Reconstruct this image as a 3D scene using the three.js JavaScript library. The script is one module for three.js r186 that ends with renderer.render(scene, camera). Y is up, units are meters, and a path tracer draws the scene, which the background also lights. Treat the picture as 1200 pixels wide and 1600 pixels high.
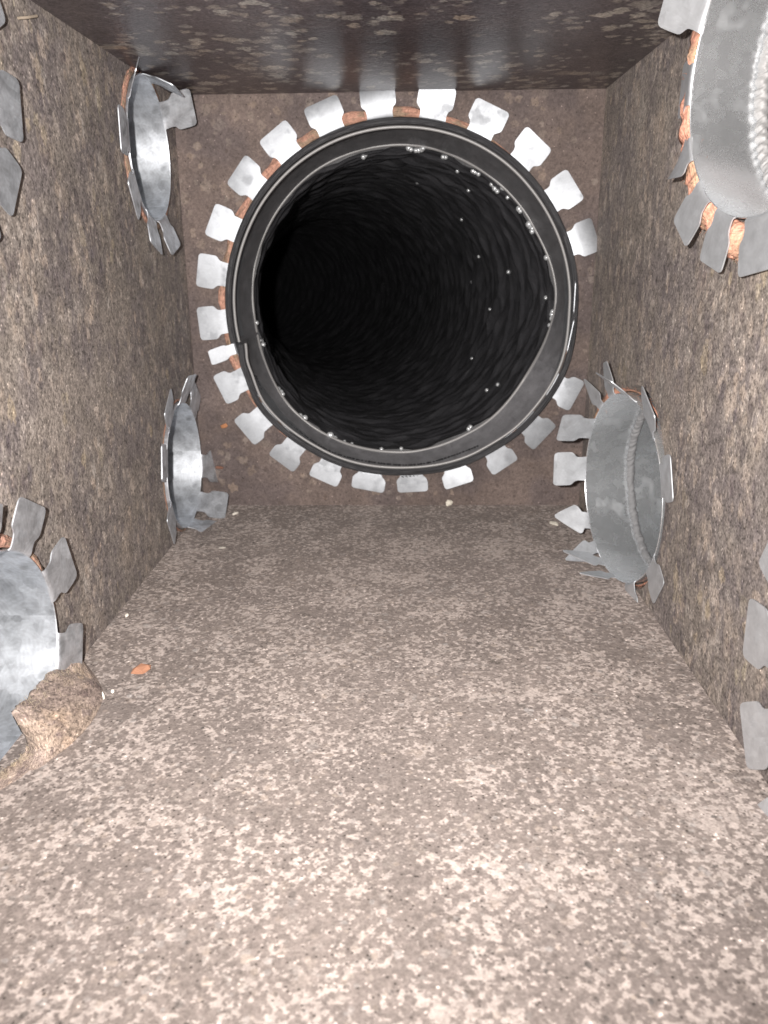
import * as THREE from 'three';
import { mergeGeometries } from 'three/addons/utils/BufferGeometryUtils.js';

// ---------------------------------------------------------------- camera, lamp, exposure
const W = 0.42, H = 0.4186, A = W / 2, ZN = 1.05, TH = 0.026;
const scene = new THREE.Scene();
scene.background = new THREE.Color().setRGB(0.17, 0.17, 0.178);   // the dim space behind the open near end of the box
const camera = new THREE.PerspectiveCamera(63.96, 768 / 1024, 0.01, 6);
camera.rotation.order = 'YXZ';
camera.position.set(0.0189, 0.2709, 0.8799);
camera.rotation.set(-0.30714, 0.02978, -0.00921);
camera.focus = 0.56; camera.userData.fStop = 13;
scene.add(camera);
const renderer = new THREE.WebGLRenderer({ antialias: true });
renderer.setSize(768, 1024);
renderer.toneMapping = THREE.LinearToneMapping;
renderer.toneMappingExposure = 1.0;
renderer.shadowMap.enabled = true;
// the flash of the camera: a small lamp beside and above the lens, shining along its axis
const flash = new THREE.SpotLight(0xfffaf5, 3.6, 0, 1.18, 1.0, 2);
flash.position.set(-0.012, 0.288, 0.895);
flash.target.position.set(-0.008, 0.285, 0.0);
flash.castShadow = true; flash.shadow.radius = 0.25; flash.shadow.mapSize.set(2048, 2048);
flash.shadow.camera.near = 0.02; flash.shadow.camera.far = 4;
scene.add(flash, flash.target);

// ---------------------------------------------------------------- helpers
function rng(seed) { let a = seed >>> 0; return () => { a = (a + 0x6D2B79F5) >>> 0; let t = a; t = Math.imul(t ^ (t >>> 15), t | 1); t ^= t + Math.imul(t ^ (t >>> 7), t | 61); return ((t ^ (t >>> 14)) >>> 0) / 4294967296; }; }
const rad = d => d * Math.PI / 180, lerp = (a, b, t) => a + (b - a) * t, clamp = (x, a = 0, b = 1) => Math.min(b, Math.max(a, x));
const sst = (a, b, x) => { const t = clamp((x - a) / (b - a)); return t * t * (3 - 2 * t); };
function hash(x, y, s) { let h = Math.imul(x, 374761393) + Math.imul(y, 668265263) + Math.imul(s, 2147483647 ^ 0x5bd1e995); h = Math.imul(h ^ (h >>> 13), 1274126177); return ((h ^ (h >>> 16)) >>> 0) / 4294967296; }
function vnoise(x, y, s) { const i = Math.floor(x), j = Math.floor(y); let u = x - i, v = y - j; u = u * u * (3 - 2 * u); v = v * v * (3 - 2 * v); return lerp(lerp(hash(i, j, s), hash(i + 1, j, s), u), lerp(hash(i, j + 1, s), hash(i + 1, j + 1, s), u), v); }
const fbm = (x, y, s) => 0.5 * vnoise(x, y, s) + 0.3 * vnoise(x * 2.1, y * 2.1, s + 1) + 0.2 * vnoise(x * 4.3, y * 4.3, s + 2);
const used = new Set();
function numbered(n) { if (!used.has(n)) { used.add(n); return n; } let k = 1; while (used.has(`${n}_${String(k).padStart(3, '0')}`)) k++; n = `${n}_${String(k).padStart(3, '0')}`; used.add(n); return n; }
function mesh(name, geo, mat, parent = scene) { const m = new THREE.Mesh(geo, mat); m.name = parent === scene ? numbered(name) : name; m.castShadow = m.receiveShadow = true; parent.add(m); return m; }
function thing(name, label, category, group) { const g = new THREE.Group(); g.name = numbered(name); g.userData = { label, category }; if (group) g.userData.group = group; scene.add(g); return g; }
function tag(o, label, category, group) { o.userData = { label, category }; if (group) o.userData.group = group; return o; }
const toS = c => c <= 0.0031308 ? 12.92 * c : 1.055 * Math.pow(c, 1 / 2.4) - 0.055;
function colourTexture(rgb, w, h) { const d = new Uint8Array(w * h * 4); for (let i = 0; i < w * h; i++) { for (let k = 0; k < 3; k++) d[4 * i + k] = Math.round(255 * toS(clamp(rgb[3 * i + k]))); d[4 * i + 3] = 255; } const t = new THREE.DataTexture(d, w, h); t.colorSpace = THREE.SRGBColorSpace; fin(t); return t; }
function greyTexture(g, w, h) { const d = new Uint8Array(w * h * 4); for (let i = 0; i < w * h; i++) { const v = Math.round(255 * clamp(g[i])); d[4 * i] = d[4 * i + 1] = d[4 * i + 2] = v; d[4 * i + 3] = 255; } const t = new THREE.DataTexture(d, w, h); fin(t); return t; }
function fin(t) { t.magFilter = THREE.LinearFilter; t.minFilter = THREE.LinearMipmapLinearFilter; t.generateMipmaps = true; t.wrapS = t.wrapT = THREE.RepeatWrapping; t.anisotropy = 8; t.needsUpdate = true; }

// ---------------------------------------------------------------- the coated liner of the duct board
// a panel texture in metres: base colour with broad drifts, clustered round flecks, fine fibre grain
function liner(wm, hm, o) {
  const ppm = o.ppm, w = Math.round(wm * ppm), h = Math.round(hm * ppm), R = rng(o.seed), n = w * h;
  const rgb = new Float32Array(n * 3), bump = new Float32Array(n), rough = new Float32Array(n);
  const s = o.seed * 17;
  for (let y = 0; y < h; y++) for (let x = 0; x < w; x++) {
    const i = y * w + x, X = x / ppm, Y = y / ppm;
    const big = fbm(X * 11, Y * 11, s) - 0.5, mid = fbm(X * 60, Y * 60, s + 9) - 0.5;
    const k = 1 + o.drift * big * 2 + o.drift * mid;
    const t = sst(0.35, 0.7, fbm(X * 24, Y * 24, s + 5)) * (o.tintAmount ?? 0.5);
    for (let c = 0; c < 3; c++) rgb[3 * i + c] = lerp(o.base[c], o.tint[c], t) * k;
    if (o.clumps) { const q = 0.5 * vnoise(X * o.clumps.f, Y * o.clumps.f, s + 81) + 0.3 * vnoise(X * o.clumps.f * 2.2, Y * o.clumps.f * 2.2, s + 82) + 0.12 * vnoise(X * o.clumps.f * 5, Y * o.clumps.f * 5, s + 83) + 0.42 * (fbm(X * 42, Y * 42, s + 84) - 0.5) + 0.09 * big + 0.07 * (fbm(X * 6, Y * 6, s + 86) - 0.5), a = sst(o.clumps.lo, o.clumps.hi, q) * o.clumps.alpha; for (let c = 0; c < 3; c++) rgb[3 * i + c] = lerp(rgb[3 * i + c], o.clumps.color[c] * (1 + 0.35 * mid), a); bump[i] = a * 0.2; }
    bump[i] += 0.35 + 0.25 * big + 0.2 * mid; rough[i] = 0;
  }
  for (const f of o.flecks) for (let q = 0; q < f.count; q++) {
    const X = R() * wm, Y = R() * hm;
    if (R() > sst(f.clump[0], f.clump[1], fbm(X * f.freq, Y * f.freq, s + 31 + f.seed))) continue;
    const r = f.size * (0.45 + 0.9 * R() * R() + 0.25 * R()), rx = r * ppm * (0.8 + 0.5 * R()), ry = r * ppm * (0.8 + 0.5 * R()) * (o.stretch ?? 1), cx = X * ppm, cy = Y * ppm;
    const al = f.alpha * (0.45 + 0.55 * R()), v = 0.8 + 0.4 * R(), hue = (R() - 0.5) * 0.12, b = Math.ceil(Math.max(rx, ry) * 1.6), ns = Math.floor(R() * 1e6);
    for (let y = Math.floor(cy - b); y <= cy + b; y++) for (let x = Math.floor(cx - b); x <= cx + b; x++) {
      if (x < 0 || y < 0 || x >= w || y >= h) continue;
      const dx = (x - cx) / rx, dy = (y - cy) / ry, d = Math.sqrt(dx * dx + dy * dy) + (vnoise(x * 0.22, y * 0.22, ns) - 0.5) * 0.9;
      const a = al * (1 - sst(0.72, 1.12, d)); if (a <= 0.01) continue;
      const i = y * w + x;
      for (let c = 0; c < 3; c++) rgb[3 * i + c] = lerp(rgb[3 * i + c], f.color[c] * v * (1 + (c === 0 ? hue : c === 2 ? -hue : 0)), a);
      bump[i] += a * f.lift;
    }
  }
  for (let y = 0; y < h; y++) for (let x = 0; x < w; x++) {
    const i = y * w + x, X = x / ppm, Y = y / ppm;
    const g1 = hash(x, y, s + 71) - 0.5, g2 = vnoise(X * 900, Y * 900, s + 72) - 0.5, g3 = vnoise(X * 420, Y * 420, s + 73) - 0.5;
    let k = 1 + o.grain * (0.7 * g1 + 1.0 * g2 + 0.7 * g3);
    const sp = hash(x >> 1, y >> 1, s + 74);
    if (sp > 1 - o.sparkle) k *= 2.1; else if (sp < o.sparkle * 1.6) k *= 0.4;
    for (let c = 0; c < 3; c++) rgb[3 * i + c] *= k;
    bump[i] += 0.10 * g1 + 0.25 * g2 + 0.25 * g3;
  }
  const map = colourTexture(rgb, w, h), bm = greyTexture(bump, w, h);
  return new THREE.MeshPhysicalMaterial({ map, bumpMap: bm, bumpScale: o.bump, roughness: o.rough, specularIntensity: o.spec ?? 0.5, sheen: o.sheen ?? 0, sheenRoughness: o.sheenRough ?? 0.6, sheenColor: new THREE.Color().setRGB(...(o.sheenColor ?? [0.5, 0.45, 0.42])) });
}
const wallFlecks = (k, sd) => [
  { count: 1700 * k, size: 0.0080, color: [0.285, 0.241, 0.205], alpha: 0.34, clump: [0.38, 0.62], freq: 22, seed: sd, lift: 0.12 },
  { count: 5200 * k, size: 0.0038, color: [0.36, 0.305, 0.265], alpha: 0.55, clump: [0.32, 0.66], freq: 34, seed: sd + 1, lift: 0.12 },
  { count: 4600 * k, size: 0.0036, color: [0.088, 0.073, 0.080], alpha: 0.5, clump: [0.36, 0.66], freq: 30, seed: sd + 2, lift: -0.15 },
  { count: 500 * k, size: 0.0046, color: [0.36, 0.30, 0.21], alpha: 0.45, clump: [0.45, 0.65], freq: 14, seed: sd + 3, lift: 0.1 },
];
const wallOpt = { ppm: 1900, stretch: 1.5, base: [0.196, 0.169, 0.151], tint: [0.148, 0.128, 0.128], tintAmount: 0.7, drift: 0.24, grain: 0.8, sparkle: 0.012, bump: 0.0008, rough: 0.74, spec: 0.35, sheen: 0.25 };
const M = {};
M.left = liner(ZN, H, { ...wallOpt, seed: 3, flecks: wallFlecks(1, 1) });
M.right = liner(ZN, H, { ...wallOpt, seed: 8, flecks: wallFlecks(1, 5) });
M.floor = liner(W, ZN, { ppm: 1940, seed: 12, base: [0.214, 0.181, 0.166], tint: [0.195, 0.166, 0.155], drift: 0.14, grain: 0.42, sparkle: 0.008, bump: 0.0006, rough: 0.9, spec: 0.15, sheen: 1, sheenRough: 0.42, sheenColor: [1, 0.93, 0.88], clumps: { f: 420, lo: 0.48, hi: 0.59, alpha: 0.85, color: [0.425, 0.366, 0.338] }, flecks: [
  { count: 3000, size: 0.0026, color: [0.29, 0.25, 0.228], alpha: 0.5, clump: [0.30, 0.62], freq: 26, seed: 1, lift: 0.2 },
  { count: 9000, size: 0.0016, color: [0.35, 0.306, 0.28], alpha: 0.7, clump: [0.34, 0.60], freq: 38, seed: 2, lift: 0.2 },
  { count: 900, size: 0.0012, color: [0.07, 0.062, 0.058], alpha: 0.7, clump: [0.2, 0.5], freq: 12, seed: 3, lift: -0.15 },
  { count: 60, size: 0.0026, color: [0.075, 0.066, 0.06], alpha: 0.65, clump: [0, 0.1], freq: 9, seed: 4, lift: -0.1 },
] });
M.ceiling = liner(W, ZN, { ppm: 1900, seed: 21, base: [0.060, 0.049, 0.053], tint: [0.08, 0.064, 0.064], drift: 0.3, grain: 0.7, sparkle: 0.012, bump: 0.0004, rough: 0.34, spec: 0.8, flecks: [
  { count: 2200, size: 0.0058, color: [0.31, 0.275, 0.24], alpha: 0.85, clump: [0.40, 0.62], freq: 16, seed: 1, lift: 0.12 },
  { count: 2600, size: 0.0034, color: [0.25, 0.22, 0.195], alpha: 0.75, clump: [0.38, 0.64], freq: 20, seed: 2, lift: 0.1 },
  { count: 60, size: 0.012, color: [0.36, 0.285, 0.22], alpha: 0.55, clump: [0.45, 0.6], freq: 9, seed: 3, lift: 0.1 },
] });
M.back = liner(W, H, { ppm: 1900, seed: 33, tintAmount: 0.8, base: [0.125, 0.097, 0.087], tint: [0.092, 0.074, 0.072], drift: 0.3, grain: 0.4, sparkle: 0.003, bump: 0.0007, rough: 0.75, spec: 0.3, flecks: [
  { count: 900, size: 0.0042, color: [0.23, 0.185, 0.155], alpha: 0.5, clump: [0.42, 0.64], freq: 14, seed: 1, lift: 0.1 },
  { count: 1300, size: 0.0018, color: [0.075, 0.056, 0.048], alpha: 0.5, clump: [0.4, 0.64], freq: 18, seed: 2, lift: -0.1 },
] });

// fibreglass, zinc, black film and the rest
function fibreMaterial(ca, cb) {
  const w = 256, n = w * w, rgb = new Float32Array(3 * n), b = new Float32Array(n);
  for (let y = 0; y < w; y++) for (let x = 0; x < w; x++) { const i = y * w + x, f = vnoise(x * 0.5, y * 0.06, 5) * 0.5 + vnoise(x * 0.09, y * 0.4, 6) * 0.5, k = 0.6 + 0.55 * f + 0.5 * (hash(x, y, 8) - 0.5) + 0.4 * (vnoise(x * 0.35, y * 0.35, 9) - 0.5), br = sst(0.5, 0.75, fbm(x * 0.03, y * 0.03, 7));
    const c = [lerp(ca[0], cb[0], br), lerp(ca[1], cb[1], br), lerp(ca[2], cb[2], br)]; for (let q = 0; q < 3; q++) rgb[3 * i + q] = c[q] * k; b[i] = f; }
  return new THREE.MeshStandardMaterial({ map: colourTexture(rgb, w, w), bumpMap: greyTexture(b, w, w), bumpScale: 0.001, roughness: 1 });
}
M.fibre = fibreMaterial([0.46, 0.25, 0.185], [0.27, 0.19, 0.135]);
M.fibreBright = fibreMaterial([0.74, 0.36, 0.255], [0.50, 0.31, 0.205]);
function zinc(seed, tint, contrast, r0, r1) {   // spangled zinc coat, one tile is 0.16 m
  const w = 512, n = w * w, rgb = new Float32Array(3 * n), ro = new Float32Array(n), R = rng(seed), P = [];
  for (let i = 0; i < 520; i++) P.push([R() * w, R() * w, R(), R() * 6.28]);
  const cell = 32, grid = {}; P.forEach((p, i) => (grid[`${p[0] / cell | 0},${p[1] / cell | 0}`] ||= []).push(i));
  for (let y = 0; y < w; y++) for (let x = 0; x < w; x++) {
    const wx = x + 16 * (vnoise(x * 0.06, y * 0.06, seed) - 0.5), wy = y + 16 * (vnoise(x * 0.06, y * 0.06, seed + 3) - 0.5);
    let bd = 1e9, bi = 0; const gx = Math.floor(x / cell), gy = Math.floor(y / cell), G = w / cell;
    for (let a = -2; a <= 2; a++) for (let b = -2; b <= 2; b++) for (const i of grid[`${(gx + a + G) % G},${(gy + b + G) % G}`] || []) { let dx = Math.abs(P[i][0] - wx), dy = Math.abs(P[i][1] - wy); dx = Math.min(dx, w - dx); dy = Math.min(dy, w - dy); const d = dx * dx + dy * dy; if (d < bd) { bd = d; bi = i; } }
    const p = P[bi], f = 0.5 + 0.5 * Math.sin((x * Math.cos(p[3]) + y * Math.sin(p[3])) * 0.7 + p[2] * 9), st = sst(0.58, 0.8, fbm(x * 0.022, y * 0.022, seed + 8)), scratch = hash(x, y >> 3, seed + 4) > 0.985 ? 0.12 : 0;
    const i = y * w + x, pv = fbm(x * 0.035 + 3, y * 0.035, seed + 12) * 9, lev = (Math.floor(pv) + sst(0.8, 1, pv - Math.floor(pv))) / 9, k = 1 + 0.35 * contrast * (p[2] - 0.5) + contrast * 0.15 * (f - 0.5) + contrast * 0.7 * (fbm(x * 0.045, y * 0.045, seed + 15) - 0.5) + contrast * 1.3 * (lev - 0.5) - contrast * 0.5 * st + scratch;
    for (let c = 0; c < 3; c++) rgb[3 * i + c] = tint[c] * k;
    ro[i] = lerp(r0, r1, clamp(0.25 * p[2] + 0.6 * st + 0.25 * hash(x, y, seed + 1)));
  }
  const map = colourTexture(rgb, w, w), rm = greyTexture(ro, w, w);
  for (const t of [map, rm]) t.repeat.set(1 / 0.16, 1 / 0.16);
  return new THREE.MeshStandardMaterial({ map, roughnessMap: rm, roughness: 1, metalness: 0.88 });
}
M.zinc = zinc(5, [0.62, 0.65, 0.695], 0.5, 0.45, 0.66);
M.zincDull = zinc(9, [0.80, 0.825, 0.85], 0.06, 0.22, 0.40);
M.zincTab = zinc(21, [0.56, 0.58, 0.61], 0.24, 0.4, 0.55); M.zincTab.metalness = 0.72;
M.zincFlat = zinc(14, [0.36, 0.375, 0.40], 0.22, 0.5, 0.66);
M.film = (() => {
  const w = 512, n = w * w, b = new Float32Array(n), ro = new Float32Array(n);
  for (let y = 0; y < w; y++) for (let x = 0; x < w; x++) { const i = y * w + x; b[i] = 0.7 * fbm(x / 64 * 2, y / 26 * 2, 41) + 0.3 * fbm(x / 9, y / 16, 42); ro[i] = 0.42 + 0.34 * fbm(x / 40, y / 40, 43); }
  return new THREE.MeshStandardMaterial({ color: new THREE.Color().setRGB(0.034, 0.034, 0.038), bumpMap: greyTexture(b, w, w), bumpScale: 0.0018, roughnessMap: greyTexture(ro, w, w), roughness: 1 });
})();
M.filmGrey = (() => {
  const w = 512, n = w * w, b = new Float32Array(n), rgb = new Float32Array(3 * n);
  for (let y = 0; y < w; y++) for (let x = 0; x < w; x++) { const i = y * w + x, g = fbm(x / 30, y / 30, 51), h = hash(x, y, 52); b[i] = 0.6 * fbm(x / 22, y / 40, 53) + 0.15 * h; const k = 0.75 + 0.5 * g + 0.25 * (h - 0.5); rgb[3 * i] = 0.150 * k; rgb[3 * i + 1] = 0.149 * k; rgb[3 * i + 2] = 0.158 * k; }
  return new THREE.MeshStandardMaterial({ map: colourTexture(rgb, w, w), bumpMap: greyTexture(b, w, w), bumpScale: 0.001, roughness: 0.5 });
})();
M.wire = new THREE.MeshStandardMaterial({ color: new THREE.Color().setRGB(0.22, 0.215, 0.215), roughness: 0.36 });
M.drop = new THREE.MeshPhysicalMaterial({ color: new THREE.Color().setRGB(0.70, 0.72, 0.74), roughness: 0.2, metalness: 0.45, clearcoat: 1, clearcoatRoughness: 0.05 });  // clear beads given a pale opaque colour, the flash glint painted in

// ---------------------------------------------------------------- the box: panels with thickness and round cut-outs
// frame of a panel: local x, y in the plane, local z into the box
function panel(name, w, h, holes, mat, place, e = 0) {
  const s = new THREE.Shape([[0, -e], [w, -e], [w, h + e], [0, h + e]].map(p => new THREE.Vector2(...p)));
  for (const [x, y, r] of holes) {
    const p = new THREE.Path(), N = 72, R = rng(Math.round(x * 1e4)); let j = 0; const pts = [];
    for (let i = 0; i < N; i++) { j = 0.6 * j + 0.0006 * (R() - 0.5); const a = -i / N * Math.PI * 2; const px = x + (r + j) * Math.cos(a), py = y + (r + j) * Math.sin(a); pts.push(new THREE.Vector2(px, clamp(py, 0.0015 - e, h + e - 0.0015))); }
    p.setFromPoints(pts); p.closePath(); s.holes.push(p);
  }
  const g = new THREE.ExtrudeGeometry(s, { depth: TH, bevelEnabled: false, curveSegments: 72 });
  g.translate(0, 0, -TH);
  const P = g.attributes.position, U = g.attributes.uv;
  for (let i = 0; i < P.count; i++) U.setXY(i, P.getX(i) / w, P.getY(i) / h);
  const m = mesh(name, g, mat); m.userData.kind = 'structure'; place(m); return m;
}
// collars: centre on the wall, radius, how far the sleeve stands in, tilt
const COL = {
  leftTop: { z: 0.1030, y: 0.3580, r: 0.0590 }, leftLow: { z: 0.078, y: 0.066, r: 0.0635 }, leftNearLow: { z: 0.474, y: 0.053, r: 0.0635 }, leftNearTop: { z: 0.462, y: 0.362, r: 0.0635 },
  rightLow: { z: 0.209, y: 0.0790, r: 0.0790 }, rightNearTop: { z: 0.406, y: 0.362, r: 0.0762 }, rightNearLow: { z: 0.577, y: 0.080, r: 0.0762 },
};
const HB = { x: 0.012, y: 0.2162, r: 0.1786 };
const holeL = Object.entries(COL).filter(([k]) => k.startsWith('left')).map(([, c]) => [ZN - c.z, c.y, c.r + 0.002]);
const holeR = Object.entries(COL).filter(([k]) => k.startsWith('right')).map(([k, c]) => [c.z - (k === 'rightNearLow' ? 0 : 0.001), c.y, c.r + (k === 'rightNearLow' ? 0.002 : 0.007)]);
// left: local x runs from the near end (z = ZN) to the back
const wallL = panel('wall_left', ZN, H, holeL, M.left, m => { m.rotation.y = Math.PI / 2; m.position.set(-A, 0, ZN); }, TH);
const wallR = panel('wall_right', ZN, H, holeR, M.right, m => { m.rotation.y = -Math.PI / 2; m.position.set(A, 0, 0); }, TH);
const wallB = panel('wall_back', W, H, [[HB.x + A, HB.y, HB.r + 0.002]], M.back, m => m.position.set(-A, 0, 0));
const floor = panel('floor', W, ZN, [], M.floor, m => { m.rotation.x = -Math.PI / 2; m.position.set(-A, 0, ZN); });
const ceiling = panel('ceiling', W, ZN, [], M.ceiling, m => { m.rotation.x = Math.PI / 2; m.position.set(-A, H, 0); });

// ragged ring of bare fibreglass drawn in round a cut-out
function fibreRing(r, tube0, seed, z0, arc) {
  const NU = 200, NV = 12, pos = [], uv = [], idx = [], R = rng(seed), ph = R() * 50;
  for (let i = 0; i <= NU; i++) for (let j = 0; j <= NV; j++) {
    const a = (i % NU) / NU * Math.PI * 2, b = (j % NV) / NV * Math.PI * 2, n = fbm(Math.cos(a) * 9 + ph, Math.sin(a) * 9 + (j % NV) * 1.3, seed), m = fbm(Math.cos(a) * 3 + ph, Math.sin(a) * 3, seed + 4);
    const tube = arc ? tube0 * (0.12 + 0.88 * sst(Math.cos(rad(arc[1])), Math.cos(rad(arc[1] * 0.5)), Math.cos(a - rad(arc[0])))) * sst(0.2, 0.5, m + 0.12) : tube0, t = tube * (0.35 + 0.9 * n + 0.5 * m), rr = r + 0.0013 + t * (1 + Math.cos(b)) * 0.8;
    pos.push(rr * Math.cos(a), rr * Math.sin(a), z0 + t * 0.55 * Math.sin(b) + tube * 0.3 * (m - 0.5)); uv.push(i / NU * r * 40, j / NV * 0.6);
  }
  for (let i = 0; i < NU; i++) for (let j = 0; j < NV; j++) { const p = i * (NV + 1) + j, q = p + NV + 1; idx.push(p, q, p + 1, p + 1, q, q + 1); }
  const g = new THREE.BufferGeometry(); g.setAttribute('position', new THREE.Float32BufferAttribute(pos, 3)); g.setAttribute('uv', new THREE.Float32BufferAttribute(uv, 2)); g.setIndex(idx); g.computeVertexNormals(); return g;
}
// fine glass fibres sticking out of a torn edge, from a list of [point, direction]
function fibreTuft(roots, seed, len, spread) {
  const R = rng(seed), out = [];
  for (const [p, d] of roots) {
    const q = new THREE.Vector3(...p), v = new THREE.Vector3(...d).normalize().add(new THREE.Vector3(R() - 0.5, R() - 0.5, R() - 0.5).multiplyScalar(spread)).normalize().multiplyScalar(len * (0.4 + R()));
    const c = new THREE.CatmullRomCurve3([q, q.clone().addScaledVector(v, 0.5).add(new THREE.Vector3(R() - 0.5, R() - 0.5, R() - 0.5).multiplyScalar(len * 0.3)), q.clone().add(v).add(new THREE.Vector3(R() - 0.5, R() - 0.5, R() - 0.5).multiplyScalar(len * 0.5))]);
    out.push(new THREE.TubeGeometry(c, 4, 0.00010, 3));
  }
  return mergeGeometries(out);
}
M.tuft = new THREE.MeshStandardMaterial({ color: new THREE.Color().setRGB(0.42, 0.35, 0.26), roughness: 0.8 });

// ---------------------------------------------------------------- sheet-metal start collars
// tab: T-shaped strip of sheet that runs on from the sleeve, bent at its root. Frame: x across, y outward along the wall, z into the box.
const TW = [[0, .0130], [.0012, .0128], [.0024, .0126], [.0036, .0125], [.006, .0123], [.0085, .0124], [.0100, .0129], [.0114, .0140], [.0128, .0157], [.0142, .0168], [.0158, .0172], [.0200, .0173], [.0250, .0173], [.0284, .0171], [.0300, .0164], [.0309, .0152], [.0313, .0138]];
function tabGeometry({ bend = 88, curl = 0, twist = 0, scale = 1, wide = 1, len = 1, lean = 0, r = 0.06, seed = 1, kink = 0, neck = 0, leaf = 0 }) {
  const R = rng(seed), NC = 6, T = 0.0008, top = [], bot = [], uvs = [], j1 = (R() - 0.5) * 0.0012, j2 = (R() - 0.5) * 0.0012, u0 = R() * 0.16, v0 = R() * 0.16;
  let y = 0, z = 0, s0 = 0;
  const b0 = rad(bend), sb = 0.0036 * scale;
  for (let k = 0; k < TW.length; k++) {
    const s = TW[k][0] * scale * (k > 10 ? len : 1) + (k > 4 ? neck : 0), tt = k / (TW.length - 1), hw = lerp(TW[k][1], k < 5 ? 0.009 : (TW[k][0] < 0.0115 ? lerp(0.0085, 0.0150, sst(0.002, 0.0115, TW[k][0])) : 0.0150 * Math.pow(clamp((0.0318 - TW[k][0]) / 0.0203), 0.85)) + 0.0006, leaf) * scale * wide;
    const sm = (s + s0) / 2, f = b0 * clamp(sm / sb) + rad(curl) * Math.max(0, sm - sb) / 0.03 + (s > 0.012 ? rad(kink) : 0);
    y += (s - s0) * Math.sin(f); z += (s - s0) * Math.cos(f); s0 = s;
    const ff = b0 * clamp(s / sb) + rad(curl) * Math.max(0, s - sb) / 0.03 + (s > 0.012 ? rad(kink) : 0), tw = rad(twist) * s / 0.03;
    for (let c = 0; c <= NC; c++) {
      const q = c / NC * 2 - 1; let x = q * hw + (q < 0 ? j1 : j2) * (s > 0.011 ? 1 : 0) + lean * s;
      // at the root the strip follows the round of the sleeve
      const sag = (x * x) / (2 * r) * (1 - clamp(s / 0.010));
      const nx = 0, ny = Math.cos(ff), nz = -Math.sin(ff);
      const px = x * Math.cos(tw), off = x * Math.sin(tw);
      const P = [px + nx * off, y - sag + ny * off, z + nz * off];
      top.push(P); bot.push([P[0], P[1] + ny * T, P[2] + nz * T]); uvs.push([u0 + x, v0 + s]);
    }
  }
  const N = top.length, pos = [...top, ...bot].flat(), uv = [...uvs, ...uvs].flat(), idx = [], n = NC + 1, K = TW.length;
  for (let k = 0; k < K - 1; k++) for (let c = 0; c < NC; c++) { const a = k * n + c, b = a + n; idx.push(a, a + 1, b, b, a + 1, b + 1); const A2 = a + N, B2 = b + N; idx.push(A2, B2, A2 + 1, A2 + 1, B2, B2 + 1); }
  const rim = []; for (let k = 0; k < K; k++) rim.push(k * n); for (let c = 1; c < n; c++) rim.push((K - 1) * n + c); for (let k = K - 2; k >= 0; k--) rim.push(k * n + NC);
  const base = pos.length / 3; for (const q of rim) { pos.push(...top[q], ...bot[q]); uv.push(...uvs[q], ...uvs[q]); }
  for (let i = 0; i < rim.length - 1; i++) { const a = base + 2 * i; idx.push(a, a + 2, a + 1, a + 1, a + 2, a + 3); }
  const g = new THREE.BufferGeometry(); g.setAttribute('position', new THREE.Float32BufferAttribute(pos, 3)); g.setAttribute('uv', new THREE.Float32BufferAttribute(uv, 2)); g.setIndex(idx); g.computeVertexNormals(); return g;
}
// a tube wall of revolution about local z: profile [[radius, z], ...], uv in metres, optional wobble(angle, k) of the radius
function revolve(profile, NU = 96, wob) {
  const pos = [], uv = [], idx = [], n = profile.length; let L = 0; const r0 = profile[0][0];
  const ls = profile.map((p, i) => i ? (L += Math.hypot(p[0] - profile[i - 1][0], p[1] - profile[i - 1][1])) : 0);
  for (let i = 0; i <= NU; i++) { const a = i / NU * Math.PI * 2; for (let k = 0; k < n; k++) { const [r, z] = profile[k], w = wob ? wob((i % NU) / NU * Math.PI * 2, k) : 0; pos.push((r + w) * Math.cos(a), (r + w) * Math.sin(a), z); uv.push(a * r0, ls[k]); } }
  for (let i = 0; i < NU; i++) for (let k = 0; k < n - 1; k++) { const p = i * n + k, q = p + n; idx.push(p, p + 1, q, q, p + 1, q + 1); }
  const g = new THREE.BufferGeometry(); g.setAttribute('position', new THREE.Float32BufferAttribute(pos, 3)); g.setAttribute('uv', new THREE.Float32BufferAttribute(uv, 2)); g.setIndex(idx); g.computeVertexNormals(); return g;
}
function collar(label, place, c, tabs, o = {}) {
  const g = thing('start_collar', label, 'duct collar');
  place(g);
  const r = c.r, p = o.stand ?? 0.004, d = o.depth ?? 0.11, mat = o.mat ?? M.zinc;
  // sleeve: inner skin, rolled mouth, outer skin; a few millimetres out of round
  const ecc = o.ecc ?? 0.0006, ph = o.phase ?? 0.7, wob = a => ecc * Math.cos(2 * a + ph) + ecc * 0.5 * Math.cos(3 * a + 2 * ph);
  const prof = [[r, -d], [r, -d * 0.75], [r, -d * 0.5], [r, -d * 0.25], [r, p - 0.001], [r + 0.0001, p - 0.0002], [r + 0.0004, p], [r + 0.0007, p - 0.0002], [r + 0.0008, p - 0.001], [r + 0.0008, -d]];
  mesh('sleeve', revolve(prof, 120, wob), mat, g);
  if (!o.open) mesh('duct_liner', revolve([[r - 0.001, -d + 0.004], [r - 0.001, -d - 0.04], [r - 0.002, -d - 0.1], [0.0005, -d - 0.104]], 60), M.film, g);
  tabs.forEach((t, i) => {
    const geo = tabGeometry({ r, seed: 11 + i * 7 + Math.round(r * 1e4) + Math.round(c.y * 100), scale: o.tabScale ?? 1, ...t });
    const m = mesh('tab', geo, mat === M.zincDull ? M.zincTab : mat, g);
    const a = rad(t.at); m.position.set((r + wob(a)) * Math.cos(a), (r + wob(a)) * Math.sin(a), p - 0.0012); m.rotation.z = a - Math.PI / 2;
    if (t.label) m.userData.label = t.label;
  });
  if (o.tilt) g.rotateOnAxis(new THREE.Vector3(0, 1, 0), o.tilt);
  return g;
}
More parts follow.
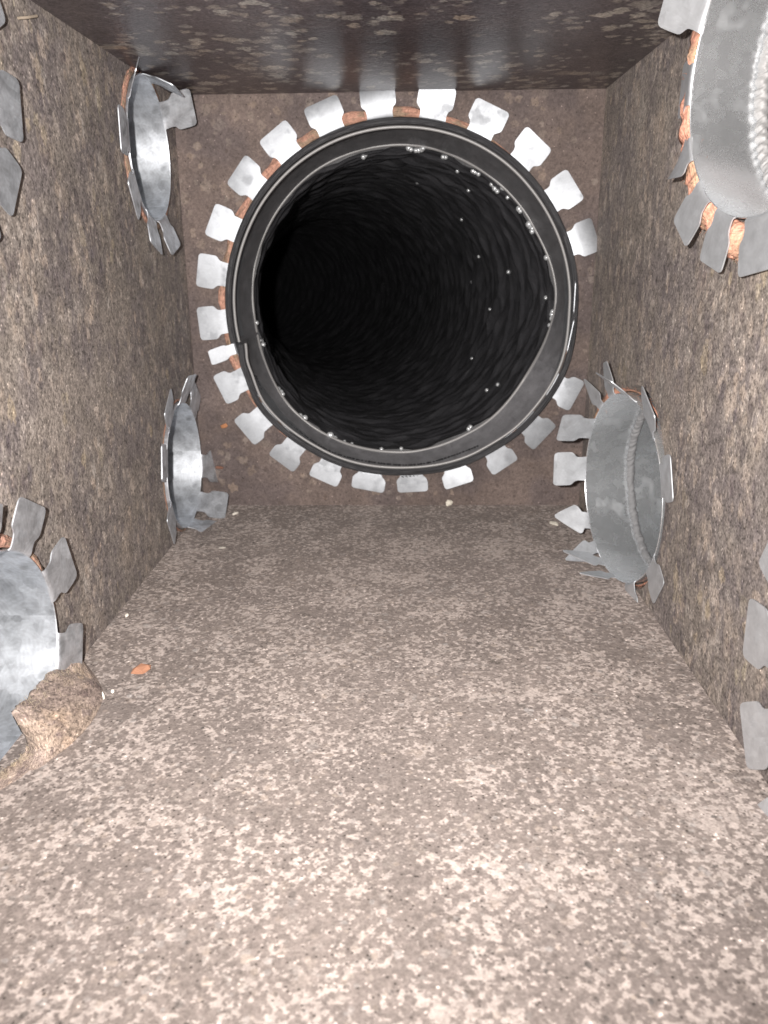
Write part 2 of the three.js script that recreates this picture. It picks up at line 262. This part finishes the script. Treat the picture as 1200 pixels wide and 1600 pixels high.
const onLeft = c => g => { g.position.set(-A, c.y, c.z); g.rotation.y = Math.PI / 2; };
const onRight = c => g => { g.position.set(A, c.y, c.z); g.rotation.y = -Math.PI / 2; };
function ringOn(wall, x, y, r, tube, seed, z = 0.0005, mat = M.fibre, arc) { const m = mesh('insulation_edge', fibreRing(r, tube, seed, z, arc), mat, wall); m.position.set(x, y, 0);
  if (mat === M.fibreBright) { const R = rng(seed + 40), P = m.geometry.attributes.position, N = m.geometry.attributes.normal, roots = []; for (let k = 0; k < 700; k++) { const i = Math.floor(R() * P.count); roots.push([[P.getX(i), P.getY(i), P.getZ(i)], [N.getX(i), N.getY(i), N.getZ(i)]]); } const f = mesh('frayed_fibre', fibreTuft(roots, seed + 41, 0.0026, 2.0), mat, m); f.userData.kind = 'stuff'; }
  return m; }

// the large collar in the back wall
const RB = rng(77);
// [angle, bend, curl, extra neck]
const backTabs = [[96.2, 70, 44, 0], [80, 80, 4, 0], [64.7, 89, 4, 0], [49.3, 89, -3, 0], [34.1, 88, 3, 0], [19.5, 76, 30, 0], [2.6, -10, 0, -.002], [350.8, -12, 0, 0], [333.3, 84, 12, .004], [318.3, 90, 8, .004], [303.8, 89, 2, .001], [289, 83, 2, -.003], [273.6, 88, 3, -.005], [259.2, 86, 6, -.004], [245.3, 85, 4, .001], [231.6, 86, 8, .008], [217.6, 84, 6, .011], [203.7, 86, 4, .007], [184.1, 87, 5, .003], [169.4, 89, 2, .003], [155.1, 87, 4, .002], [140.8, 86, 8, .002], [126.5, 87, 6, .001], [111.7, 78, 26, 0]];
collar('large galvanised collar, its ring of bent tabs around the black duct', g => g.position.set(HB.x, HB.y, 0), HB,
  [...backTabs.map(([at, bend, curl, neck], i) => ({ at, bend: bend + (RB() - 0.5) * 3, curl, neck, twist: (RB() - 0.5) * 9, wide: 0.95 + 0.1 * RB(), lean: (RB() - 0.5) * 0.1, len: at > 190 && at < 350 ? 0.9 : 1.03, seed: 300 + i })),
  { at: 193.2, bend: 86, wide: 0.45, lean: -0.1, seed: 90 }], { depth: 0.05, stand: 0.0035, ecc: 0.0004, mat: M.zincFlat, open: true });
ringOn(wallB, HB.x + A, HB.y, HB.r, 0.0058, 5, 0.0005, M.fibre, [150, 105]);

// left wall, far pair
collar('small collar high on the left wall near the back, mottled zinc inside', onLeft(COL.leftTop), COL.leftTop, [
  { at: 176, bend: 86 }, { at: 212, bend: 84 }, { at: 251, bend: 80 }, { at: 286, bend: 74 }, { at: 36, bend: 30, label: 'dark tab standing out from the top of the sleeve' }, { at: 84, bend: -24 }, { at: 134, bend: 62 }], { depth: 0.09 });
collar('small collar low on the left wall near the back corner, tabs reaching over the floor', onLeft(COL.leftLow), COL.leftLow, [
  { at: 126, bend: 84 }, { at: 164, bend: 84 }, { at: 208, bend: 84 }, { at: 86, bend: 66 }, { at: 48, bend: 88 }, { at: 345, bend: 60 }, { at: 308, bend: 14 }, { at: 272, bend: 10 }], { depth: 0.09 });
collar('collar at the left edge low on the wall, partly covered by the torn liner', onLeft(COL.leftNearLow), COL.leftNearLow, [
  { at: 61, bend: 81 }, { at: 20, bend: 83 }, { at: 338, bend: 84 }, { at: 98, bend: 74 }, { at: 134, bend: 76 }, { at: 168, bend: 80 }], { depth: 0.09, stand: 0.006 });
collar('collar past the left edge high up, only two or three tab ends in view', onLeft(COL.leftNearTop), COL.leftNearTop, [
  { at: 322, bend: 84 }, { at: 290, bend: 84 }, { at: 352, bend: 84 }, { at: 30, bend: 84 }, { at: 70, bend: 84 }, { at: 110, bend: 84 }, { at: 150, bend: 84 }, { at: 190, bend: 84 }, { at: 230, bend: 84 }, { at: 260, bend: 84 }], { depth: 0.09 });
ringOn(wallL, ZN - COL.leftTop.z, COL.leftTop.y, COL.leftTop.r, 0.0032, 15, 0.001);
ringOn(wallL, ZN - COL.leftLow.z, COL.leftLow.y, COL.leftLow.r, 0.0015, 16, 0.0);
ringOn(wallL, ZN - COL.leftNearLow.z, COL.leftNearLow.y, COL.leftNearLow.r, 0.0045, 17, 0.001);

// right wall: three larger collars, their far sides pulled into the box
const TILT = 0.15;
collar('shiny collar low on the right wall near the back, straight and torn tabs', onRight(COL.rightLow), COL.rightLow, [
  { at: 20, bend: 80 }, { at: 330, bend: 84, wide: 0.8 }, { at: 54, bend: 71 }, { at: 86, bend: 36 }, { at: 112, bend: 84, wide: 0.6, leaf: 0.7 }, { at: 130, bend: 70, wide: 0.6, leaf: 1 }, { at: 152, bend: 4, wide: 0.9 }, { at: 182, bend: 2, wide: 0.9 }, { at: 218, bend: 10, wide: 0.9, lean: 0.25, leaf: 1 }, { at: 238, bend: 8, wide: 0.75, lean: -0.3, leaf: 1 }, { at: 253, bend: -8, wide: 0.6, lean: 0.4, leaf: 1, len: 1.1 }, { at: 270, bend: -16, wide: 0.6, lean: -0.4, leaf: 1, len: 1.2 }, { at: 298, bend: 88, wide: 0.75 }], { depth: 0.12, open: true, stand: 0.013, tilt: TILT, mat: M.zincDull, ecc: 0.001 });
collar('large shiny collar at the top right corner with orange insulation between its tabs', onRight(COL.rightNearTop), COL.rightNearTop, [
  { at: 149, bend: 58 }, { at: 178, bend: 106, wide: 0.9 }, { at: 206, bend: 92, wide: 0.8, twist: 34, leaf: 0.85 }, { at: 231, bend: 84, wide: 0.76 }, { at: 254, bend: 88, wide: 0.8 }, { at: 280, bend: 88, wide: 0.9 }, { at: 126, bend: 30 }, { at: 96, bend: 80 }, { at: 62, bend: 84 }, { at: 30, bend: 84 }, { at: 0, bend: 84 }, { at: 330, bend: 84 }, { at: 304, bend: 84 }], { depth: 0.075, open: true, stand: 0.010, tilt: TILT, mat: M.zincDull, ecc: 0.001 });
collar('collar past the right edge low on the wall, only three tab ends in view', onRight(COL.rightNearLow), COL.rightNearLow, [
  { at: 152, bend: 84 }, { at: 182, bend: 84 }, { at: 214, bend: 80 }, { at: 245, bend: 70 }, { at: 275, bend: 80 }, { at: 122, bend: 84 }, { at: 92, bend: 84 }, { at: 60, bend: 84 }, { at: 30, bend: 84 }, { at: 0, bend: 84 }, { at: 330, bend: 84 }, { at: 302, bend: 80 }], { depth: 0.075, stand: 0.004, mat: M.zincDull });
{
  const m = ringOn(wallR, COL.rightLow.z, COL.rightLow.y, COL.rightLow.r + 0.001, 0.0058, 25, 0.005, M.fibreBright, [160, 60]); m.rotation.y = TILT;
  const q = ringOn(wallR, COL.rightNearTop.z, COL.rightNearTop.y, COL.rightNearTop.r + 0.001, 0.0105, 26, 0.002, M.fibreBright); q.rotation.y = TILT;
  ringOn(wallR, COL.rightNearLow.z, COL.rightNearLow.y, COL.rightNearLow.r, 0.003, 27, 0.001);
}

// ---------------------------------------------------------------- the black flexible duct in the back wall
{
  const g = thing('flexible_duct', 'black ribbed flexible duct leading away through the back wall, beaded with droplets coloured pale as flash glints', 'duct');
  g.position.set(HB.x, HB.y, 0);
  // mouth: a band of film between the first two turns of the wire
  const N = 200, step = 192;
  const around = (T, a) => { const d = (((a * 180 / Math.PI) % 360) + 360) % 360; for (let i = 0; i < T.length - 1; i++) if (d >= T[i][0] && d <= T[i + 1][0]) return lerp(T[i][1], T[i + 1][1], sst(T[i][0], T[i + 1][0], d)); return T[0][1]; };
  const TF = [[0, .1796], [45, .1772], [90, .1760], [150, .1782], [180, .1792], [191.9, .1796], [192, .1728], [200, .1775], [215, .1830], [240, .1795], [270, .1770], [300, .1803], [318, .1830], [338, .1842], [360, .1796]];
  const TI = [[0, .1765], [30, .1685], [60, .1665], [90, .1685], [135, .1745], [180, .1750], [225, .1730], [270, .1669], [300, .1625], [328, .1600], [360, .1765]];
  const TZ = [[0, -.090], [45, -.100], [90, -.120], [135, -.120], [180, -.110], [225, -.060], [270, -.045], [328, -.040], [360, -.090]];
  const zIn = a => around(TZ, a), tubeZ = (s, a) => -0.05 - s + (zIn(a) + 0.05) * Math.exp(-s / 0.15) - 0.0015;
  const rFront = a => around(TF, a), rIn = a => around(TI, a) + 0.0006 * Math.sin(5 * a);
  const band = (() => {
    const pos = [], uv = [], idx = [], NK = 12;
    for (let i = 0; i <= N; i++) { const a = (i / N * 360 + step) * Math.PI / 180, aa = i === N ? a - 1e-4 : a + 1e-4;
      for (let k = 0; k <= NK; k++) { const t = k / NK, fold = 0.0011 * (vnoise(a * 9, t * 5, 3) - 0.5), r = lerp(rFront(aa), rIn(aa), t) + 0.002 * Math.sin(Math.PI * t) + fold, z = lerp(0.007, zIn(aa), t); pos.push(r * Math.cos(a), r * Math.sin(a), z); uv.push(a * 0.178 / 0.15, t * 0.06 / 0.15); } }
    for (let i = 0; i < N; i++) for (let k = 0; k < NK; k++) { const p = i * (NK + 1) + k, q = p + NK + 1; idx.push(p, p + 1, q, q, p + 1, q + 1); }
    const b = new THREE.BufferGeometry(); b.setAttribute('position', new THREE.Float32BufferAttribute(pos, 3)); b.setAttribute('uv', new THREE.Float32BufferAttribute(uv, 2)); b.setIndex(idx); b.computeVertexNormals(); return b;
  })();
  mesh('mouth_band', band, M.filmGrey, g);
  const loop = (rf, z, tube, zslope = 0) => { const pts = []; for (let i = 0; i <= 140; i++) { const f = i / 140, a = (step + 0.5 + f * 359) * Math.PI / 180; pts.push(new THREE.Vector3(rf(a) * Math.cos(a), rf(a) * Math.sin(a), (typeof z === 'function' ? z(a) : z) + zslope * f)); } return new THREE.TubeGeometry(new THREE.CatmullRomCurve3(pts), 320, tube, 8); };
  mesh('rolled_edge', loop(rFront, 0.0065, 0.0033), M.film, g);
  mesh('wire_coil', loop(a => rFront(a) - 0.0050, 0.0045, 0.0016, -0.003), M.wire, g);
  mesh('wire_coil', loop(rIn, zIn, 0.0019), M.wire, g);
  // a row of small pricks along the lower fold of the band
  const pr = []; const RP = rng(4);
  for (let a = 205; a < 300; a += 1.15) { const t = 0.42 + 0.03 * Math.sin(a * 0.2), b = rad(a + (RP() - 0.5) * 0.5), r = lerp(rFront(b), rIn(b), t) + 0.002 * Math.sin(Math.PI * t) - 0.0010; const s = new THREE.SphereGeometry(0.0008 + 0.0005 * RP(), 6, 4); s.scale(1.5, 1, 1); s.rotateZ(b + Math.PI / 2); s.translate(r * Math.cos(b), r * Math.sin(b), lerp(0.007, zIn(b), t)); pr.push(s); }
  const seam = mesh('stitch_seam', mergeGeometries(pr), M.film, g); seam.userData.kind = 'stuff';
  // the ribbed tube, swinging away to the left
  const centre = s => [-0.165 * s * sst(-0.12, 0.25, s) - 0.24 * Math.max(0, s - 0.85) ** 2, -0.036 * s], LT = 2.4;
  const tubeR = (s, a) => { const turn = s / 0.038 + a / (2 * Math.PI) + 0.25 * (vnoise(Math.cos(a) * 2 + 8, s * 9 + Math.sin(a) * 2, 60) - 0.5), f = turn - Math.floor(turn), ca = Math.cos(a), sa = Math.sin(a); return lerp(rIn(a) - 0.0012, 0.1680, sst(0, 0.2, s)) - 0.0028 * Math.exp(-Math.pow((f - 0.5) / 0.13, 2)) + 0.009 * (fbm(ca * 3 + 9, sa * 3 + s * 14, 61) - 0.5) * Math.min(1.2, 0.5 + s) + 0.0065 * (vnoise(ca * 7 + s * 22, sa * 7 + s * 40, 63) - 0.5) + 0.002 * (vnoise(ca * 19 + 4, sa * 19 + s * 120, 64) - 0.5); };
  const NU = 150, NS = 420, pos = [], uv = [], idx = [];
  for (let i = 0; i <= NU; i++) { const a = i / NU * Math.PI * 2; for (let k = 0; k <= NS; k++) { const s = Math.pow(k / NS, 1.6) * LT, [cx, cy] = centre(s), r = k === NS ? 0.0005 : k === 0 ? rIn(a) : tubeR(s, (i % NU) / NU * Math.PI * 2); pos.push(cx + r * Math.cos(a), cy + r * Math.sin(a), tubeZ(s, (i % NU) / NU * Math.PI * 2)); uv.push(a * 0.17 / 0.25, s / 0.25); } }
  for (let i = 0; i < NU; i++) for (let k = 0; k < NS; k++) { const p = i * (NS + 1) + k, q = p + NS + 1; idx.push(p, p + 1, q, q, p + 1, q + 1); }
  const b = new THREE.BufferGeometry(); b.setAttribute('position', new THREE.Float32BufferAttribute(pos, 3)); b.setAttribute('uv', new THREE.Float32BufferAttribute(uv, 2)); b.setIndex(idx); b.computeVertexNormals();
  mesh('liner', b, M.film, g);
  // droplets, coloured pale to carry the flash glints: [angle, depth behind the mouth, size]
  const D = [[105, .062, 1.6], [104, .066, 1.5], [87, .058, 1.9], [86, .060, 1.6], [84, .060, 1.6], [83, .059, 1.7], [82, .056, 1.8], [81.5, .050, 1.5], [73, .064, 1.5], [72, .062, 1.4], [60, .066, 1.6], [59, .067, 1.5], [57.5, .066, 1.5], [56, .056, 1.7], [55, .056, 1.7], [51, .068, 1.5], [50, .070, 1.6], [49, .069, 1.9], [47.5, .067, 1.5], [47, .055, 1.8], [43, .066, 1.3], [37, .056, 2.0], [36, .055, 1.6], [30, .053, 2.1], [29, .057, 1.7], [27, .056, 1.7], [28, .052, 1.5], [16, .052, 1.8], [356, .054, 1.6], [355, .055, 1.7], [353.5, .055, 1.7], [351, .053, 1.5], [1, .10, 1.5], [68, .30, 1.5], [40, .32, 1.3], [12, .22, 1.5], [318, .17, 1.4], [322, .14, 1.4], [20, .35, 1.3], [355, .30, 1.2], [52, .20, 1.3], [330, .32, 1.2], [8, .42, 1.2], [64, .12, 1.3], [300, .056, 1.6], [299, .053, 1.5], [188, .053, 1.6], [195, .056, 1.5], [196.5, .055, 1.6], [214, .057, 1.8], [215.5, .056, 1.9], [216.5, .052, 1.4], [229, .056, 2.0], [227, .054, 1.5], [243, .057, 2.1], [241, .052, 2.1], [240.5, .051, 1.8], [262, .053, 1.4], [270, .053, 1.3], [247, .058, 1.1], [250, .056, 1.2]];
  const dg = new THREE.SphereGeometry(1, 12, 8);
  D.forEach(([deg, z, s]) => { const a = rad(deg), dd = Math.max(0, z - 0.0515), [cx, cy] = centre(dd), r = (z < 0.0525 ? rIn(a) - 0.0016 : tubeR(dd, a)) - 0.0004, m = mesh('glint_droplet', dg, M.drop, g); m.scale.set(s * 0.0018, s * 0.0018, s * 0.0021); m.position.set(cx + r * Math.cos(a), cy + r * Math.sin(a), z < 0.0525 ? zIn(a) + (0.05 - z) : tubeZ(dd, a)); });
}
// silver flexible ducts seen through the two far right collars: a crimped edge and the foil behind it
function silverDuct(label, c, at, bead, long, edge, skin, amp) {
  const g = thing('flexible_duct', label, 'duct'); onRight(c)(g); g.rotateOnAxis(new THREE.Vector3(0, 1, 0), TILT);
  const r = c.r, pts = []; const R = rng(Math.round(c.z * 1000));
  for (let i = 0; i <= 160; i++) { const a = i / 160 * Math.PI * 2; pts.push(new THREE.Vector3((r - bead * 0.6) * Math.cos(a), (r - bead * 0.6) * Math.sin(a), at + 0.0008 * Math.sin(a * 3))); }
  const ring = new THREE.TubeGeometry(new THREE.CatmullRomCurve3(pts, true), 640, bead, 14, true), P = ring.attributes.position, Nn = ring.attributes.normal;
  for (let i = 0; i < P.count; i++) { const x = P.getX(i), y = P.getY(i), z = P.getZ(i), a = Math.atan2(y, x), n = (0.5 + 0.5 * Math.sin(a * 70 + z * 900 + 5 * vnoise(a * 5, 2, 3))) * (amp ? 0.3 : 0) + fbm(Math.cos(a) * 40, Math.sin(a) * 40 + z * 500, 7) * 0.9 - 0.5; P.setXYZ(i, x + Nn.getX(i) * bead * n, y + Nn.getY(i) * bead * n, z + Nn.getZ(i) * bead * n); }
  ring.computeVertexNormals();
  mesh('crimped_edge', ring, edge, g);
  const prof = []; for (let k = 0; k <= 60; k++) { const t = k / 60; prof.push([r - 0.0012 - amp * Math.cos(t * long / 0.02 * 6.283), at - 0.001 - t * long]); } prof.push([0.0005, at - long - 0.003]);
  mesh('liner', revolve(prof, 140, (a, k) => (0.0004 + 0.7 * amp) * (fbm(Math.cos(a) * 12, Math.sin(a) * 12 + k * 0.7, 17) - 0.5)), skin, g);
}
M.crimp = new THREE.MeshStandardMaterial({ color: new THREE.Color().setRGB(0.24, 0.235, 0.235), roughness: 0.6, metalness: 0.25 });
M.crimpDark = new THREE.MeshStandardMaterial({ color: new THREE.Color().setRGB(0.15, 0.15, 0.155), roughness: 0.7 });
M.foil = new THREE.MeshStandardMaterial({ color: new THREE.Color().setRGB(0.36, 0.33, 0.33), roughness: 0.45, metalness: 0.6 });
silverDuct('silver flexible duct with a rough grey edge inside the low right collar', COL.rightLow, -0.030, 0.0034, 0.16, M.crimpDark, M.zincDull, 0);
silverDuct('silver flexible duct with a crinkled edge inside the top right collar', COL.rightNearTop, -0.034, 0.0036, 0.16, M.crimp, M.foil, 0.0012);

// ---------------------------------------------------------------- torn liner at the near left collar
{
  const top = [[-.2085, .030, .392], [-.206, .0185, .408], [-.202, .0235, .432], [-.198, .0285, .457], [-.194, .033, .480], [-.192, .0352, .4947], [-.1935, .020, .488], [-.1945, .0109, .4815], [-.196, .0035, .4865], [-.198, .0052, .500], [-.199, .0058, .514]];
  const bot = [[-.2088, -.001, .368], [-.1860, -.001, .398], [-.1765, -.001, .416], [-.1730, -.001, .438], [-.1735, -.001, .458], [-.1775, -.001, .476], [-.1815, -.001, .487], [-.1835, -.001, .494], [-.1860, -.001, .501], [-.1915, -.001, .508], [-.1980, -.001, .516]];
  const mid = top.map((p, i) => p.map((v, k) => (v + bot[i][k]) / 2 + [0.006, 0.003, 0][k] * Math.sin(Math.PI * Math.min(1, i / 8))));
  const cv = [top, mid, bot].map(a => new THREE.CatmullRomCurve3(a.map(p => new THREE.Vector3(...p))));
  const NU = 80, NV = 24, T = 0.0028, front = [], uvs = [];
  for (let i = 0; i <= NU; i++) for (let j = 0; j <= NV; j++) {
    const u = i / NU, v = j / NV, a = cv[0].getPoint(u), b = cv[1].getPoint(u), c = cv[2].getPoint(u);
    const p = new THREE.Vector3().addScaledVector(a, (1 - v) * (1 - v) + 0).addScaledVector(b, 2 * v * (1 - v)).addScaledVector(c, v * v);
    const rag = (fbm(u * 22, 0.5, 91) - 0.5) * 0.009 * (1 - v) * (1 - v) + (fbm(u * 60, 3.5, 92) - 0.5) * 0.004 * Math.pow(1 - v, 4);
    p.add(new THREE.Vector3(-0.1, 1, 0.5).multiplyScalar(rag)).add(new THREE.Vector3(0.8, 0.6, 0).multiplyScalar((fbm(u * 14, v * 8, 93) - 0.5) * 0.0020 * (1 - v * v)));
    front.push(p); uvs.push([u * 0.16 + 0.4, v * 0.14 + 0.3]);
  }
  const pos = [], uv = [], idx = [], n = NV + 1, back = front.map((p, q) => p.clone().add(new THREE.Vector3(-0.75, -0.35, 0.1).multiplyScalar(T)));
  for (const [k, p] of [...front, ...back].entries()) { pos.push(p.x, p.y, p.z); uv.push(...uvs[k % front.length]); }
  const F = front.length;
  for (let i = 0; i < NU; i++) for (let j = 0; j < NV; j++) { const a = i * n + j, b = a + n; idx.push(a, a + 1, b, b, a + 1, b + 1, F + a, F + b, F + a + 1, F + a + 1, F + b, F + b + 1); }
  const edge = []; for (let j = 0; j <= NV; j++) edge.push(j); for (let i = 1; i <= NU; i++) edge.push(i * n + NV); for (let j = NV - 1; j >= 0; j--) edge.push(NU * n + j); for (let i = NU - 1; i >= 0; i--) edge.push(i * n);
  for (let k = 0; k < edge.length - 1; k++) { const a = edge[k], b = edge[k + 1]; idx.push(a, F + a, b, b, F + a, F + b); }
  const g = new THREE.BufferGeometry(); g.setAttribute('position', new THREE.Float32BufferAttribute(pos, 3)); g.setAttribute('uv', new THREE.Float32BufferAttribute(uv, 2)); g.setIndex(idx); g.computeVertexNormals();
  const flap = mesh('torn_liner', g, M.torn = M.left.clone(), scene);
  tag(flap, 'torn flap of brown liner folded out over the floor below the near left collar', 'torn liner');
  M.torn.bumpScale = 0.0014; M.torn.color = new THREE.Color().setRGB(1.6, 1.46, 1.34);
  const roots = [], RR = rng(6);
  for (let k = 0; k < 420; k++) { const u = RR(), v = RR() * RR() * 0.5, p = front[Math.round(u * NU) * n + Math.round(v * NV)]; roots.push([[p.x, p.y, p.z], [-0.2, 0.9, 0.5]]); }
  const fr = mesh('frayed_fibre', fibreTuft(roots, 8, 0.0022, 2.2), M.tuft, flap); fr.userData.kind = 'stuff';
}

// ---------------------------------------------------------------- crumbs on the floor
function chip(name, label, cat, group, at, size, color, seed, flat = 0.45, turn = 0, rotX = 0, detail = 0) {
  const g = new THREE.IcosahedronGeometry(1, detail), P = g.attributes.position;
  for (let i = 0; i < P.count; i++) { const x = P.getX(i), y = P.getY(i), z = P.getZ(i), n = 0.35 + 1.3 * (0.5 * vnoise(x * 1.6 + 5, y * 1.6 + z * 1.1 + 7, seed) + 0.3 * vnoise(x * 4 + z * 3, y * 4 + 9, seed + 1)); P.setXYZ(i, x * n * size[0], y * n * size[1] * flat, z * n * size[2]); }
  const gg = g; gg.computeVertexNormals();
  const m = tag(mesh(name, gg, new THREE.MeshStandardMaterial({ color: new THREE.Color().setRGB(...color), roughness: 0.9, flatShading: true })), label, cat, group);
  m.position.set(...at); m.rotation.set(rotX, turn, 0); return m;
}
chip('insulation_scrap', 'orange scrap of insulation lying on the floor toward the left', 'scrap', null, [-.162, .0015, .384], [.0085, .0045, .0055], [0.37, 0.18, 0.11], 3, 0.6, 0.35, 0.15, 0);
chip('white_crumb', 'pale crumb on the floor at the foot of the back wall, right of centre', 'crumb', null, [.066, .0042, .004], [.0055, .0055, .003], [0.62, 0.58, 0.5], 4, 0.9);
chip('white_crumb', 'pale crumb on the floor beside the low right collar', 'crumb', null, [.1711, .0012, .07], [.0042, .003, .006], [0.62, 0.58, 0.5], 5, 0.6, 0.6);
chip('white_crumb', 'pale crumb on the floor beside the tabs of the low far-left collar', 'crumb', null, [-.1679, .0012, .0351], [.0028, .0035, .006], [0.66, 0.62, 0.55], 6, 0.6, -0.5);
chip('white_crumb', 'thin white sliver on the floor in front of the low far-left collar', 'crumb', null, [-.1594, .0008, .1421], [.0045, .002, .0028], [0.66, 0.62, 0.55], 7, 0.4, 0.2);
chip('white_crumb', 'upright white splinter beside the torn liner flap', 'crumb', null, [-.1752, .0025, .4215], [.0009, .006, .0010], [0.75, 0.7, 0.64], 8, 0.8, 0, 0.2);
chip('white_crumb', 'tiny white grain right of the upright splinter by the torn liner', 'crumb', null, [-.1716, .0012, .4140], [.0016, .0022, .0014], [0.7, 0.64, 0.58], 9, 0.8);
chip('white_crumb', 'small white crumb in the corner of floor and left wall', 'crumb', null, [-.2010, .0012, .297], [.002, .002, .0028], [0.62, 0.56, 0.5], 10, 0.7);
chip('insulation_scrap', 'orange fleck of insulation stuck on the back wall left of the duct', 'scrap', null, [-.1818, .0911, .0012], [.0052, .0036, .0016], [0.34, 0.15, 0.07], 11, 1);
chip('insulation_scrap', 'dull reddish fleck of insulation low on the back wall, far left', 'scrap', null, [-.1900, .0440, .0010], [.0055, .0022, .0014], [0.16, 0.075, 0.05], 12, 1);
{
  const c = new THREE.CatmullRomCurve3([[-.2085, .4032, .341], [-.2075, .4062, .330], [-.2085, .4108, .314]].map(p => new THREE.Vector3(...p)));
  tag(mesh('splinter', new THREE.TubeGeometry(c, 12, 0.0009, 6), new THREE.MeshStandardMaterial({ color: new THREE.Color().setRGB(0.4, 0.33, 0.26), roughness: 0.8 })), 'pale splinter lying against the left wall just under the ceiling', 'splinter');
}

// lint and short hairs scattered over the floor, thicker along the foot of the walls
{
  const R = rng(51), out = [];
  for (let k = 0; k < 90; k++) {
    const edge = R() < 0.45, x = edge ? (R() < 0.5 ? -1 : 1) * (A - 0.002 - 0.012 * R()) : (R() - 0.5) * (W - 0.02), z = 0.02 + 0.65 * R(), a = R() * 6.28, L = 0.004 + 0.010 * R() * R();
    if (x < -0.16 && z > 0.36) continue;
    const p = [0, 1, 2, 3].map(i => new THREE.Vector3(x + Math.cos(a) * L * i / 3 + (R() - 0.5) * L * 0.35, 0.0004 + (i === 1 ? 0.0006 * R() : 0), z + Math.sin(a) * L * i / 3 + (R() - 0.5) * L * 0.35));
    out.push(new THREE.TubeGeometry(new THREE.CatmullRomCurve3(p), 8, 0.00013, 4));
  }
  const m = tag(mesh('floor_lint', mergeGeometries(out), new THREE.MeshStandardMaterial({ color: new THREE.Color().setRGB(0.30, 0.25, 0.22), roughness: 0.9 })), 'fine hairs of lint scattered over the dusty floor', 'lint');
  m.userData.kind = 'stuff';
}

renderer.render(scene, camera);
